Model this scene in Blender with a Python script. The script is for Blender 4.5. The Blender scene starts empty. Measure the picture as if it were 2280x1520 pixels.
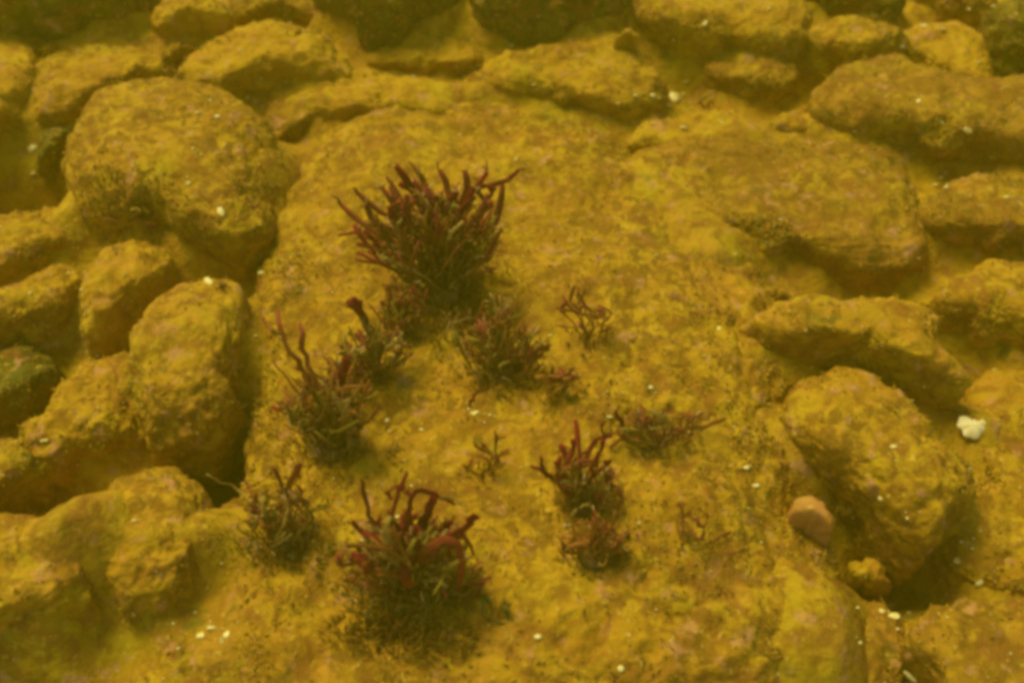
import bpy, math, random
import numpy as np
from mathutils import Vector

SC = bpy.context.scene
COL = SC.collection
R = math.radians

# ------------------------------------------------------------------ camera
PITCH, DIST, FOCAL = R(50), 0.95, 35.0
FWD = np.array([0, math.cos(PITCH), -math.sin(PITCH)])
RGT = np.array([1.0, 0, 0])
UPV = np.array([0, math.sin(PITCH), math.cos(PITCH)])
EYE = -DIST * FWD
cam_data = bpy.data.cameras.new('camera')
cam_data.lens, cam_data.sensor_width, cam_data.sensor_fit = FOCAL, 36.0, 'HORIZONTAL'
cam_data.clip_start, cam_data.clip_end = 0.02, 60
cam_data.dof.use_dof, cam_data.dof.focus_distance, cam_data.dof.aperture_fstop = True, 0.86, 4.2
cam = bpy.data.objects.new('camera', cam_data)
COL.objects.link(cam)
cam.location = EYE
cam.rotation_euler = (math.pi / 2 - PITCH, 0, 0)
SC.camera = cam

# ------------------------------------------------------------------ sky, sun, exposure
SUN_ELEV, SUN_AZ = R(57), R(-40)          # behind the stones, a little to the left
world = bpy.data.worlds.new('World')
SC.world = world
world.use_nodes = True
wn = world.node_tree
sky = wn.nodes.new('ShaderNodeTexSky')
sky.sky_type = 'NISHITA'
sky.sun_disc = False
sky.sun_elevation, sky.sun_rotation = SUN_ELEV, SUN_AZ
wn.links.new(sky.outputs[0], wn.nodes['Background'].inputs['Color'])
wn.nodes['Background'].inputs['Strength'].default_value = 0.115
sun_data = bpy.data.lights.new('sun', 'SUN')
sun_data.energy, sun_data.angle, sun_data.color = 2.3, R(24), (1.0, 0.97, 0.88)
sun = bpy.data.objects.new('sun', sun_data)
COL.objects.link(sun)
sdir = Vector((math.sin(SUN_AZ) * math.cos(SUN_ELEV), math.cos(SUN_AZ) * math.cos(SUN_ELEV), math.sin(SUN_ELEV)))
sun.rotation_euler = sdir.to_track_quat('Z', 'Y').to_euler()
sun.location = sdir * 4
SC.view_settings.view_transform = 'Standard'
SC.view_settings.look = 'None'
SC.view_settings.gamma = 1
SC.view_settings.use_curve_mapping = False
SC.view_settings.exposure = 0.66
SC.cycles.pixel_filter_type = 'BLACKMAN_HARRIS'
SC.cycles.filter_width = 4.1
SC.cycles.use_denoising = True
SC.cycles.max_bounces = 4
SC.cycles.volume_bounces = 1

# ------------------------------------------------------------------ pixel <-> space
KX = 36.0 / FOCAL / 2280.0
def ray(px, py):
    d = FWD + (px - 1140) * KX * RGT - (py - 760) * KX * UPV
    return d / np.linalg.norm(d)
def on_plane(px, py, z):
    d = ray(px, py)
    return EYE + d * ((z - EYE[2]) / d[2])
def project(P):
    v = np.asarray(P) - EYE
    t = v @ FWD
    return np.stack([1140 + (v @ RGT) / t / KX, 760 - (v @ UPV) / t / KX], -1)
def px_size(P):
    return float((np.asarray(P) - EYE) @ FWD) * KX     # metres covered by one photo pixel there

# ------------------------------------------------------------------ noise
_rs = np.random.RandomState(7)
_perm = np.tile(_rs.permutation(256), 3)
_grad = _rs.normal(size=(256, 3)); _grad /= np.linalg.norm(_grad, axis=1)[:, None]
def pnoise(p):
    i = np.floor(p).astype(int); f = p - i; i &= 255
    u = f * f * f * (f * (f * 6 - 15) + 10)
    def g(dx, dy, dz):
        h = _perm[_perm[_perm[(i[:, 0] + dx) & 255] + ((i[:, 1] + dy) & 255)] + ((i[:, 2] + dz) & 255)]
        return np.einsum('ij,ij->i', _grad[h], f - np.array([dx, dy, dz]))
    x0 = g(0,0,0) * (1 - u[:, 0]) + g(1,0,0) * u[:, 0]
    x1 = g(0,1,0) * (1 - u[:, 0]) + g(1,1,0) * u[:, 0]
    x2 = g(0,0,1) * (1 - u[:, 0]) + g(1,0,1) * u[:, 0]
    x3 = g(0,1,1) * (1 - u[:, 0]) + g(1,1,1) * u[:, 0]
    return (x0 * (1 - u[:, 1]) + x1 * u[:, 1]) * (1 - u[:, 2]) + (x2 * (1 - u[:, 1]) + x3 * u[:, 1]) * u[:, 2]
def fbm(p, octaves=4, gain=0.5):
    a, s = 1.0, np.zeros(len(p))
    for k in range(octaves):
        s += a * pnoise(p * 2 ** k + 17.3 * k); a *= gain
    return s

# ------------------------------------------------------------------ mesh helpers
def mesh_object(name, verts, faces, mat, parent=None, loc=None, smooth=True):
    m = bpy.data.meshes.new(name)
    m.from_pydata(np.asarray(verts).tolist(), [], faces if isinstance(faces, list) else faces.tolist())
    if smooth:
        m.polygons.foreach_set('use_smooth', [True] * len(m.polygons))
    m.materials.append(mat)
    o = bpy.data.objects.new(name, m)
    COL.objects.link(o)
    if parent: o.parent = parent
    if loc is not None: o.location = loc
    return o
def tag(o, label=None, cat=None, group=None, kind=None):
    for k, v in (('label', label), ('category', cat), ('group', group), ('kind', kind)):
        if v: o[k] = v
    return o

_ico = {}
def icosphere(sub):
    if sub not in _ico:
        import bmesh
        bm = bmesh.new()
        bmesh.ops.create_icosphere(bm, subdivisions=sub, radius=1)
        v = np.array([x.co[:] for x in bm.verts]); f = np.array([[x.index for x in q.verts] for q in bm.faces])
        bm.free()
        _ico[sub] = (v / np.linalg.norm(v, axis=1)[:, None], f)
    return _ico[sub]

# ------------------------------------------------------------------ materials
def node(nt, kind, **kw):
    n = nt.nodes.new(kind)
    for k, v in kw.items(): setattr(n, k, v)
    return n
def stone_material(name, silt=(0.43, 0.242, 0.006), silt2=(0.37, 0.183, 0.005), turf=(0.20, 0.094, 0.004),
                   green=(0.095, 0.085, 0.004), turf_amount=0.35, green_amount=0.2, bump=1.4, scale=1.0, warm=0.75):
    m = bpy.data.materials.new(name); m.use_nodes = True
    nt = m.node_tree; L = nt.links.new
    bs = nt.nodes['Principled BSDF']
    bs.inputs['Roughness'].default_value = 0.85
    bs.inputs['Specular IOR Level'].default_value = 0.04
    tc = node(nt, 'ShaderNodeTexCoord'); oi = node(nt, 'ShaderNodeObjectInfo')
    off = node(nt, 'ShaderNodeVectorMath', operation='SCALE'); off.inputs[0].default_value = (31, 57, 83)
    L(oi.outputs['Random'], off.inputs['Scale'])
    co = node(nt, 'ShaderNodeVectorMath', operation='ADD')
    L(tc.outputs['Object'], co.inputs[0]); L(off.outputs[0], co.inputs[1])
    def noise(s, detail=4, rough=0.55, dist=0.0):
        n = node(nt, 'ShaderNodeTexNoise')
        n.inputs['Scale'].default_value = s * scale; n.inputs['Detail'].default_value = detail
        n.inputs['Roughness'].default_value = rough; n.inputs['Distortion'].default_value = dist
        L(co.outputs[0], n.inputs['Vector']); return n.outputs['Fac']
    def ramp(src, lo, hi):
        r = node(nt, 'ShaderNodeMapRange'); r.interpolation_type = 'SMOOTHSTEP'
        r.inputs['From Min'].default_value = lo; r.inputs['From Max'].default_value = hi
        L(src, r.inputs['Value']); return r.outputs['Result']
    def mul(a, k):
        n = node(nt, 'ShaderNodeMath', operation='MULTIPLY'); L(a, n.inputs[0])
        if isinstance(k, float): n.inputs[1].default_value = k
        else: L(k, n.inputs[1])
        return n.outputs[0]
    def mix(fac, a, b):
        n = node(nt, 'ShaderNodeMix', data_type='RGBA')
        L(fac, n.inputs['Factor'])
        for s, v in ((n.inputs['A'], a), (n.inputs['B'], b)):
            if isinstance(v, tuple): s.default_value = (*v, 1)
            else: L(v, s)
        return n.outputs['Result']
    silt2b = (silt2[0] * .70, silt2[1] * .63, silt2[2] * .7)
    c = mix(ramp(noise(16), 0.38, 0.62), silt, silt2)
    c = mix(mul(ramp(noise(9, 3), 0.52, 0.66), 0.55), c, (0.36, 0.245, 0.004))                 # olive film
    c = mix(mul(ramp(noise(21, 4, .6, .5), 0.50, 0.64), 0.75), c, (silt[0] * .98, silt[1] * .80, .010))    # rusty film
    t0 = 0.62 - 0.22 * turf_amount
    tf = ramp(noise(68, 5, 0.65, 0.8), t0 - .02, t0 + 0.12)
    reg = ramp(noise(11, 3), 0.62 - 0.45 * turf_amount, 0.85 - 0.45 * turf_amount)
    c = mix(mul(mul(tf, reg), 0.95), c, turf)
    c = mix(mul(ramp(noise(44, 4, 0.6, 0.7), .47, .66), 0.75), c, silt2b)
    g0 = 0.64 - 0.2 * green_amount
    c = mix(mul(ramp(noise(27, 4, 0.6, 0.4), g0, g0 + 0.14), 0.65), c, green)
    c = mix(mul(ramp(noise(56, 3, 0.5), 0.60, 0.70), 0.7), c, (0.44, 0.20, 0.045))            # pinkish crust spots
    c = mix(mul(ramp(noise(32, 5, 0.62, 1.0), 0.50, 0.65), warm), c, (0.23, 0.088, 0.006))      # reddish brown felt
    c = mix(mul(ramp(noise(150, 3, 0.6), 0.56, 0.70), 0.4), c, turf)                         # dark flecks
    c = mix(mul(ramp(noise(190, 2, 0.6), 0.60, 0.74), 0.6), c, (0.56, 0.37, 0.03))            # pale grains
    L(c, bs.inputs['Base Color'])
    h = node(nt, 'ShaderNodeMath', operation='MULTIPLY_ADD')
    L(noise(120, 4, 0.6), h.inputs[0]); h.inputs[1].default_value = 0.6
    L(mul(noise(45, 5, 0.6), 1.0), h.inputs[2])
    b = node(nt, 'ShaderNodeBump'); b.inputs['Strength'].default_value = 0.55 * bump
    b.inputs['Distance'].default_value = 0.006
    L(h.outputs[0], b.inputs['Height']); L(b.outputs[0], bs.inputs['Normal'])
    return m

def frond_material(name, col, col2, translucent=0.2, scale=60):
    m = bpy.data.materials.new(name); m.use_nodes = True
    nt = m.node_tree; L = nt.links.new
    bs = nt.nodes['Principled BSDF']
    bs.inputs['Roughness'].default_value = 0.55
    bs.inputs['Specular IOR Level'].default_value = 0.25
    n = node(nt, 'ShaderNodeTexNoise'); n.inputs['Scale'].default_value = scale
    g = node(nt, 'ShaderNodeNewGeometry'); L(g.outputs['Position'], n.inputs['Vector'])
    mp = node(nt, 'ShaderNodeMapRange'); mp.inputs['From Min'].default_value = 0.35; mp.inputs['From Max'].default_value = 0.65
    L(n.outputs['Fac'], mp.inputs['Value'])
    mx = node(nt, 'ShaderNodeMix', data_type='RGBA'); L(mp.outputs[0], mx.inputs['Factor'])
    mx.inputs['A'].default_value = (*col, 1); mx.inputs['B'].default_value = (*col2, 1)
    L(mx.outputs['Result'], bs.inputs['Base Color'])
    tr = node(nt, 'ShaderNodeBsdfTranslucent'); L(mx.outputs['Result'], tr.inputs['Color'])
    ms = node(nt, 'ShaderNodeMixShader'); ms.inputs[0].default_value = translucent
    L(bs.outputs[0], ms.inputs[1]); L(tr.outputs[0], ms.inputs[2])
    L(ms.outputs[0], nt.nodes['Material Output'].inputs['Surface'])
    return m
def attribute_material(name, translucent=0.35):
    m = bpy.data.materials.new(name); m.use_nodes = True
    nt = m.node_tree; bs = nt.nodes['Principled BSDF']
    bs.inputs['Roughness'].default_value = 0.8; bs.inputs['Specular IOR Level'].default_value = 0.1
    a = node(nt, 'ShaderNodeAttribute'); a.attribute_name = 'tint'
    nt.links.new(a.outputs['Color'], bs.inputs['Base Color'])
    tr = node(nt, 'ShaderNodeBsdfTranslucent'); nt.links.new(a.outputs['Color'], tr.inputs['Color'])
    ms = node(nt, 'ShaderNodeMixShader'); ms.inputs[0].default_value = translucent
    nt.links.new(bs.outputs[0], ms.inputs[1]); nt.links.new(tr.outputs[0], ms.inputs[2])
    nt.links.new(ms.outputs[0], nt.nodes['Material Output'].inputs['Surface'])
    return m

M = {
    'silt':   stone_material('silted_stone', warm=0.35, turf_amount=0.35, green_amount=0.05, bump=0.7),
    'plain':  stone_material('stone_with_algal_film', turf_amount=0.6, green_amount=0.2),
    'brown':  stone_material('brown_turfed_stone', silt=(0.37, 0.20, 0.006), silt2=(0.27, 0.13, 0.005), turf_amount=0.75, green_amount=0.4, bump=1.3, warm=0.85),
    'dark':   stone_material('shade_painted_algae_stone', silt=(0.20, 0.135, 0.005), silt2=(0.14, 0.095, 0.004), turf=(0.07, 0.045, 0.004), turf_amount=0.6, green_amount=0.6),  # shade of stone fronts and hollows painted in as darker colours, with algae patches
    'orange': stone_material('orange_stone', silt=(0.50, 0.235, 0.035), silt2=(0.46, 0.20, 0.028), turf_amount=0.0, green_amount=-0.3, bump=0.5, warm=0.1),
    'boulder': stone_material('turfed_boulder', silt=(0.44, 0.246, 0.006), silt2=(0.38, 0.188, 0.005), turf_amount=0.75, green_amount=0.15, bump=1.6),
    'bed':    stone_material('silt_bed', silt=(0.42, 0.238, 0.006), silt2=(0.35, 0.182, 0.005), turf_amount=0.5, green_amount=0.4),
    'red':    frond_material('dark_red_frond', (0.14, 0.012, 0.005), (0.21, 0.024, 0.008), 0.25),
    'purple': frond_material('brownish_red_frond', (0.22, 0.060, 0.016), (0.32, 0.11, 0.026), 0.3),
    'brownf': frond_material('brown_frond', (0.19, 0.085, 0.006), (0.32, 0.17, 0.010), 0.35),
    'olive':  frond_material('olive_frond', (0.21, 0.14, 0.006), (0.33, 0.21, 0.010), 0.35),
    'straw':  frond_material('straw_coloured_frond', (0.40, 0.26, 0.05), (0.30, 0.17, 0.03), 0.2),
    'shell':  frond_material('pale_shell', (0.86, 0.70, 0.15), (0.72, 0.53, 0.08), 0.05, 120),
    'white':  frond_material('white_shell', (0.86, 0.70, 0.20), (0.74, 0.54, 0.12), 0.05, 90),
    'green':  frond_material('green_algae', (0.05, 0.10, 0.012), (0.09, 0.14, 0.012), 0.2),
    'tint':   attribute_material('mixed_filaments'),
    'felt':   attribute_material('silted_filaments', 0.1),
}

# ------------------------------------------------------------------ stones
FIELD = []        # (object, verts world, normals) of everything turf can grow on
def fit_radii(poly, C, hu, hd, tilt, e, ex=0.0, ey=0.0, nth=56, iters=9):
    poly = np.array(poly, float)
    # densify the traced outline, polar around the projected centre
    seg = np.concatenate([np.linspace(poly[i], poly[(i + 1) % len(poly)], 14, endpoint=False) for i in range(len(poly))])
    c2 = project(C)
    def polar(pts):
        d = pts - c2
        return np.arctan2(d[..., 1], d[..., 0]), np.hypot(d[..., 0], d[..., 1])
    nb = 48
    def envelope(pts):
        a, r = polar(pts.reshape(-1, 2)); b = ((a + math.pi) / (2 * math.pi) * nb).astype(int) % nb
        out = np.zeros(nb); np.maximum.at(out, b, r)
        for _ in range(8):
            z = out == 0
            if not z.any(): break
            out[z] = np.maximum(np.roll(out, 1), np.roll(out, -1))[z]
        return out
    T = envelope(seg)
    th = np.linspace(-math.pi, math.pi, nth, endpoint=False)
    # first guess: the outline dropped on the equator plane
    g = np.array([on_plane(x, y, C[2]) for x, y in seg]) - C
    ga, gr = np.arctan2(g[:, 1], g[:, 0]), np.hypot(g[:, 0], g[:, 1])
    Rr = np.array([gr[np.argsort(np.abs((ga - t + math.pi) % (2 * math.pi) - math.pi))[:3]].mean() for t in th])
    floor = 0.3 * Rr.mean()
    ph = np.linspace(-1.2, 1.5, 15)
    for _ in range(iters):
        ch = np.cos(ph)[None] ** (e + ex * np.cos(th) + ey * np.sin(th))[:, None]; sh = np.sign(ph) * np.abs(np.sin(ph)) ** 0.9
        hz = np.where(ph > 0, hu, hd) * sh
        P = np.zeros((nth, len(ph), 3))
        P[..., 0] = C[0] + (Rr * np.cos(th))[:, None] * ch
        P[..., 1] = C[1] + (Rr * np.sin(th))[:, None] * ch
        P[..., 2] = C[2] + hz[None] + tilt[0] * (P[..., 0] - C[0]) + tilt[1] * (P[..., 1] - C[1])
        S = envelope(project(P))
        eq = np.stack([C[0] + Rr * np.cos(th), C[1] + Rr * np.sin(th), C[2] + (tilt[0] * np.cos(th) + tilt[1] * np.sin(th)) * Rr], -1)
        a, _r = polar(project(eq)); b = ((a + math.pi) / (2 * math.pi) * nb).astype(int) % nb
        Rr = np.maximum(Rr * np.clip(T[b] / S[b], 0.6, 1.6) ** 0.7, floor)
        Rr = 0.25 * np.roll(Rr, 1) + 0.5 * Rr + 0.25 * np.roll(Rr, -1)
    return th, Rr

def stone(name, label, poly, mat='plain', z=0.0, up=None, tilt=(0, 0), e=0.62, rough=1.0, cut=5, sub=None, cat='stone', group='stones of the bed', seed=0, ex=0.0, ey=0.0, lump=0.0, grow=1.0):
    poly = np.array(poly, float)
    poly = poly.mean(0) + (poly - poly.mean(0)) * grow
    span = np.ptp(poly, axis=0)
    cpx = (poly.max(0) + poly.min(0)) / 2
    C = on_plane(cpx[0], cpx[1] + 0.06 * span[1], z)
    w = span.min() * px_size(C)
    hu = up if up is not None else 0.36 * w
    hd = max(0.5 * hu, z + 0.085) if z > -0.05 else 0.5 * hu
    th, Rr = fit_radii(poly, C, hu, hd, tilt, e, ex, ey)
    if sub is None: sub = 6 if max(span) > 170 else 5
    v, f = icosphere(sub)
    rng = np.random.RandomState(seed * 13 + int(poly[0][0]) + 5000)
    t = np.arctan2(v[:, 1], v[:, 0]); sp = np.clip(v[:, 2], -1, 1); cp = np.sqrt(np.maximum(0, 1 - sp ** 2))
    rr = np.interp(t, np.append(th, math.pi), np.append(Rr, Rr[0]))
    ee = e + ex * np.cos(t) + ey * np.sin(t)
    q = np.stack([np.cos(t) * cp ** ee, np.sin(t) * cp ** ee, np.sign(sp) * np.abs(sp) ** 0.9], -1)
    # knock facets into the upper half
    for _ in range(cut):
        n = rng.normal(size=3); n[2] = abs(n[2]) + 0.25; n /= np.linalg.norm(n)
        d = q @ n; lim = rng.uniform(0.84, 0.95) * (d.max())
        over = np.maximum(0, d - lim)
        q -= 0.6 * over[:, None] * n
    # the crown is rounder than the foot: fine corners of the outline fade out upwards
    fc = np.fft.rfft(Rr); fc[3:] = 0; Rs = np.fft.irfft(fc, len(Rr))
    rs = np.interp(t, np.append(th, math.pi), np.append(Rs, Rs[0]))
    rr = np.where(sp > 0, rs + (rr - rs) * cp ** 1.5, rr)
    P = np.empty_like(q)
    P[:, 0] = q[:, 0] * rr; P[:, 1] = q[:, 1] * rr
    P[:, 2] = np.where(q[:, 2] > 0, hu, hd) * q[:, 2] + tilt[0] * P[:, 0] + tilt[1] * P[:, 1]
    s = max(w, 0.03); W = P + C
    nrm = v / np.array([Rr.mean(), Rr.mean(), hu]); nrm /= np.linalg.norm(nrm, axis=1)[:, None]
    o3 = rng.uniform(0, 90, 3)
    disp = 0.05 * s * fbm(P / s * 1.3 + o3, 2) + 0.007 * min(s, .12) / .12 * rough * fbm(W * 22 + o3, 2) \
        + 0.0042 * rough * fbm(W * 70 + o3, 3, 0.6) + lump * fbm(W * 8 + o3, 2)
    P = P + nrm * disp[:, None]
    ob = mesh_object(name, P, f, M[mat], loc=C)
    tag(ob, label, cat, group)
    if mat != 'orange': FIELD.append((ob, C))
    return ob

# ------------------------------------------------------------------ the big boulder and the stones round it
stone('boulder', 'largest boulder in the middle of the bed, carrying nearly all the red algae tufts',
      [(556,900),(566,780),(600,660),(640,560),(648,440),(662,350),(710,290),(800,250),(950,232),(1080,245),(1200,280),(1330,330),
       (1430,420),(1560,500),(1650,590),(1690,690),(1715,800),(1730,960),(1745,1080),(1785,1200),(1825,1320),(1850,1480),(1870,1640),
       (1300,1700),(700,1690),(500,1620),(530,1400),(530,1250),(545,1080)],
      'boulder', z=-0.028, up=0.062, e=0.66, ex=0.2, ey=0.2, rough=1.7, cut=0, sub=7, cat='boulder', seed=1, lump=0.016)
S = [
 # top edge of the picture, left to right
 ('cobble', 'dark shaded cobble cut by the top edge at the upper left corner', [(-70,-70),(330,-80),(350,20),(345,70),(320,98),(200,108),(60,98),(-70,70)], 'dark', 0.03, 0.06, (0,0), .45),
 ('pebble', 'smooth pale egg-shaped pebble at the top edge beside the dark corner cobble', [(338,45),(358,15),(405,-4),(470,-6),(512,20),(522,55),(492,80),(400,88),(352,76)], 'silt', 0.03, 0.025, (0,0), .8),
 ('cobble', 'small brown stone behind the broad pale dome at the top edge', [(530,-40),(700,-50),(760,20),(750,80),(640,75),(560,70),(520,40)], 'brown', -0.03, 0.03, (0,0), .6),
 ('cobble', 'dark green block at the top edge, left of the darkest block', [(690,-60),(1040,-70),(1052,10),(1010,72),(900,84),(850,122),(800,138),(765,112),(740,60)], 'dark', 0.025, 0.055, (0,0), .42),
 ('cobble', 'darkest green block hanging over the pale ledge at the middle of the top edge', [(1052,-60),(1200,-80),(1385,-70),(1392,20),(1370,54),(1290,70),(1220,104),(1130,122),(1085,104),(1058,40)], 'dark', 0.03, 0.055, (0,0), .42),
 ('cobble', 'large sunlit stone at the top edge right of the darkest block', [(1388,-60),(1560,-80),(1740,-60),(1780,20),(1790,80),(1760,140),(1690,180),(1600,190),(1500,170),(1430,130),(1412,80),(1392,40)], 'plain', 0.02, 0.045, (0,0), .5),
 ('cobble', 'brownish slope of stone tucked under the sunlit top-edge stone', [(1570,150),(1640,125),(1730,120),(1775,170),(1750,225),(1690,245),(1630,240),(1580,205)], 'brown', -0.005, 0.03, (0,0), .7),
 ('cobble', 'dim stone at the top edge between two sunlit ones', [(1765,-50),(1950,-60),(2010,0),(1990,50),(1880,60),(1790,58)], 'dark', 0.0, 0.03, (0,0), .55),
 ('cobble', 'flat stone with pale rim above a deep dark hollow near the upper right', [(1768,105),(1800,66),(1880,48),(1975,55),(2010,100),(1985,150),(1900,195),(1815,218),(1788,180)], 'plain', 0.0, 0.04, (0,0), .4),
 ('cobble', 'pale grainy stone joining the mottled boulder at the upper right', [(1985,90),(2040,62),(2130,55),(2190,90),(2200,160),(2180,215),(2090,220),(2010,190)], 'silt', 0.0, 0.03, (0,0), .6),
 ('cobble', 'low dim stone at the top edge near the right corner', [(2020,-40),(2180,-50),(2215,10),(2190,55),(2080,60),(2030,30)], 'brown', -0.01, 0.03, (0,0), .55),
 ('cobble', 'stone in the top right corner with a black-green front', [(2190,60),(2230,20),(2360,10),(2370,190),(2270,200),(2205,190),(2180,140)], 'dark', 0.02, 0.05, (0,0), .45),
 # second row
 ('cobble', 'long pale-ridged stone below the dark upper left cobble', [(78,170),(140,120),(240,88),(320,92),(372,125),(405,165),(350,190),(240,215),(190,270),(120,300),(82,250)], 'plain', 0.0, 0.035, (0,-0.1), .55),
 ('pebble', 'small brown pebble wedged between the pale ridge and the broad dome', [(362,130),(380,103),(408,100),(422,122),(412,152),(385,160),(365,150)], 'brown', 0.01, 0.015, (0,0), .8),
 ('pebble', 'small olive pebble under the dark corner cobble', [(82,125),(95,104),(125,100),(145,118),(135,142),(100,146)], 'plain', 0.0, 0.014, (0,0), .8),
 ('cobble', 'broad pale domed stone in the upper left, below the egg-shaped pebble', [(402,180),(440,122),(510,77),(570,57),(650,60),(725,88),(768,138),(780,190),(720,215),(640,240),(560,260),(480,260),(425,230)], 'silt', 0.015, 0.05, (0,0), .7),
 ('cobble', 'pale silted ledge stone behind the big boulder, right of the broad dome', [(606,205),(680,168),(800,160),(930,168),(1030,188),(1090,245),(1060,300),(900,310),(760,310),(680,300),(630,260)], 'silt', -0.005, 0.035, (0,0), .6),
 ('cobble', 'smooth low stone at the foot of the dark green block', [(812,140),(860,102),(950,84),(1045,80),(1090,130),(1070,175),(960,190),(850,185)], 'silt', -0.01, 0.03, (0,0), .65),
 ('cobble', 'wide sloping pale stone with brown front below the darkest block', [(1038,195),(1100,138),(1200,112),(1285,72),(1350,66),(1390,112),(1425,145),(1460,200),(1450,255),(1380,300),(1280,312),(1160,285),(1080,245)], 'plain', 0.0, 0.04, (0,0), .55),
 ('pebble', 'tiny pale angular pebble beside the darkest block', [(1374,92),(1384,72),(1408,66),(1422,80),(1412,102),(1388,108)], 'silt', 0.035, 0.012, (0,0), .7),
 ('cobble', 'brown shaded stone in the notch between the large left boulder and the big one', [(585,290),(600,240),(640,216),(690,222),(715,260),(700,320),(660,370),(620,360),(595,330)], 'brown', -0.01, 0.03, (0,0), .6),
 # left side
 ('cobble', 'pale stone cut by the left edge, above the small dark hollow', [(-80,90),(20,70),(70,120),(95,200),(100,280),(70,340),(20,385),(-80,400)], 'silt', 0.005, 0.04, (0,0), .6),
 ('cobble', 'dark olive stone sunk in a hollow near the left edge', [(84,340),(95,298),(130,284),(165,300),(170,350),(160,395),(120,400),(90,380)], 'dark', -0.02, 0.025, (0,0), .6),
 ('boulder', 'large boulder left of the big one with brown mottled turf on its near flank', [(158,350),(182,260),(215,197),(290,175),(400,183),(510,212),(575,275),(610,350),(632,440),(628,550),(610,640),(530,652),(440,642),(385,605),(320,560),(240,550),(190,480),(163,410)], 'boulder', 0.02, 0.085, (0,0), .5),
 ('cobble', 'low stone at the left edge below the dark hollow', [(-60,480),(10,500),(60,480),(130,466),(190,490),(212,550),(170,610),(80,640),(-60,650)], 'plain', -0.01, 0.035, (0,0), .65),
 ('cobble', 'stone with an orange-tinged top at the left edge beside the egg-shaped cobble', [(-60,660),(40,640),(110,598),(165,600),(200,650),(205,740),(160,800),(60,800),(-60,780)], 'plain', 0.0, 0.045, (0,0), .6),
 ('cobble', 'smooth upright egg-shaped cobble below the large left boulder', [(186,690),(208,605),(248,562),(308,540),(362,566),(391,620),(378,690),(335,770),(290,806),(225,800),(190,750)], 'silt', 0.005, 0.055, (0,0), .7),
 ('cobble', 'tall cobble with sunlit left face and dark right side, against the big boulder', [(283,810),(318,740),(358,682),(418,647),(485,640),(540,685),(556,770),(556,900),(545,1010),(495,1070),(420,1078),(350,1030),(318,930),(288,860)], 'plain', 0.01, 0.075, (-0.05,0.1), .5),
 ('cobble', 'sunlit stone lying under the tall two-toned cobble at the left', [(66,970),(130,890),(200,822),(280,812),(330,890),(345,1000),(310,1075),(210,1100),(120,1080),(80,1030)], 'plain', -0.01, 0.05, (0,0), .6),
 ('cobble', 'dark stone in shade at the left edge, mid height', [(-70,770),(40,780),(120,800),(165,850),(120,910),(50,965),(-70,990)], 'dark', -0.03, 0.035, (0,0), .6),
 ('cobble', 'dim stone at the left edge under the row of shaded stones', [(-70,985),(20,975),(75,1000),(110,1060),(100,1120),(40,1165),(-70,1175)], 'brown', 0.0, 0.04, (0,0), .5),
 ('boulder', 'large round stone filling the lower left corner', [(-90,1190),(0,1165),(70,1158),(150,1185),(215,1225),(262,1295),(275,1380),(250,1440),(160,1490),(-90,1500)], 'plain', 0.02, 0.065, (0,0), .55),
 ('cobble', 'rough brownish cobble between the corner stone and the big boulder', [(206,1190),(250,1112),(330,1066),(410,1066),(472,1120),(490,1240),(470,1350),(400,1420),(320,1390),(262,1290)], 'boulder', 0.0, 0.06, (0,0), .55),
 ('cobble', 'pale stone at the bottom edge left of the big boulder', [(290,1500),(340,1440),(420,1420),(500,1450),(540,1530),(520,1640),(380,1660),(290,1620)], 'plain', -0.02, 0.04, (0,0), .6),
 ('cobble', 'turfy stone at the bottom left edge below the round corner stone', [(-60,1520),(60,1480),(180,1455),(260,1500),(260,1640),(80,1680),(-60,1660)], 'brown', -0.02, 0.03, (0,0), .6),
 ('pebble', 'small green-shaded stone in the gap beside the big boulder', [(480,1180),(505,1110),(540,1100),(560,1160),(555,1280),(530,1370),(490,1340)], 'brown', -0.03, 0.03, (0,0), .6),
 # right side
 ('boulder', 'mottled brown boulder along the upper right edge', [(1805,245),(1850,195),(1900,165),(1990,142),(2100,165),(2200,190),(2350,180),(2360,370),(2200,400),(2080,410),(1990,390),(1890,345),(1830,300)], 'brown', 0.015, 0.06, (0,0.03), .5),
 ('pebble', 'rounded stone in the saddle left of the mottled brown boulder', [(1690,290),(1720,262),(1775,255),(1810,280),(1800,325),(1740,335),(1700,320)], 'plain', -0.005, 0.02, (0,0), .7),
 ('cobble', 'low silted stone at the end of the pale slope, beside the small dark hole', [(1390,330),(1440,280),(1560,255),(1680,270),(1720,330),(1640,380),(1480,390)], 'silt', -0.01, 0.03, (0,0), .7),
 ('boulder', 'long rough slab right of the big boulder, dark along its lower edge', [(1398,420),(1450,345),(1560,312),(1700,318),(1880,343),(1990,372),(2032,440),(2040,530),(2015,595),(1930,645),(1850,625),(1750,590),(1650,590),(1520,570),(1430,490)], 'brown', -0.005, 0.045, (0,0.0), .6),
 ('cobble', 'brown stone at the right edge beyond the end of the long slab', [(2040,490),(2090,425),(2190,398),(2340,390),(2350,560),(2250,580),(2140,618),(2070,600),(2042,550)], 'brown', 0.0, 0.045, (0,0), .5),
 ('cobble', 'rounded stone at the right edge with a dark right flank', [(2055,690),(2110,645),(2200,598),(2340,600),(2350,790),(2250,818),(2160,806),(2115,755)], 'plain', 0.0, 0.05, (0,0), .55),
 ('cobble', 'long arched stone with a sunlit top over a dark overhanging front', [(1648,770),(1668,720),(1710,690),(1780,668),(1900,655),(2030,662),(2085,702),(2115,765),(2145,830),(2165,890),(2130,918),(2070,905),(1990,870),(1870,858),(1760,848),(1680,815)], 'plain', 0.015, 0.06, (0,0), .38),
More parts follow.
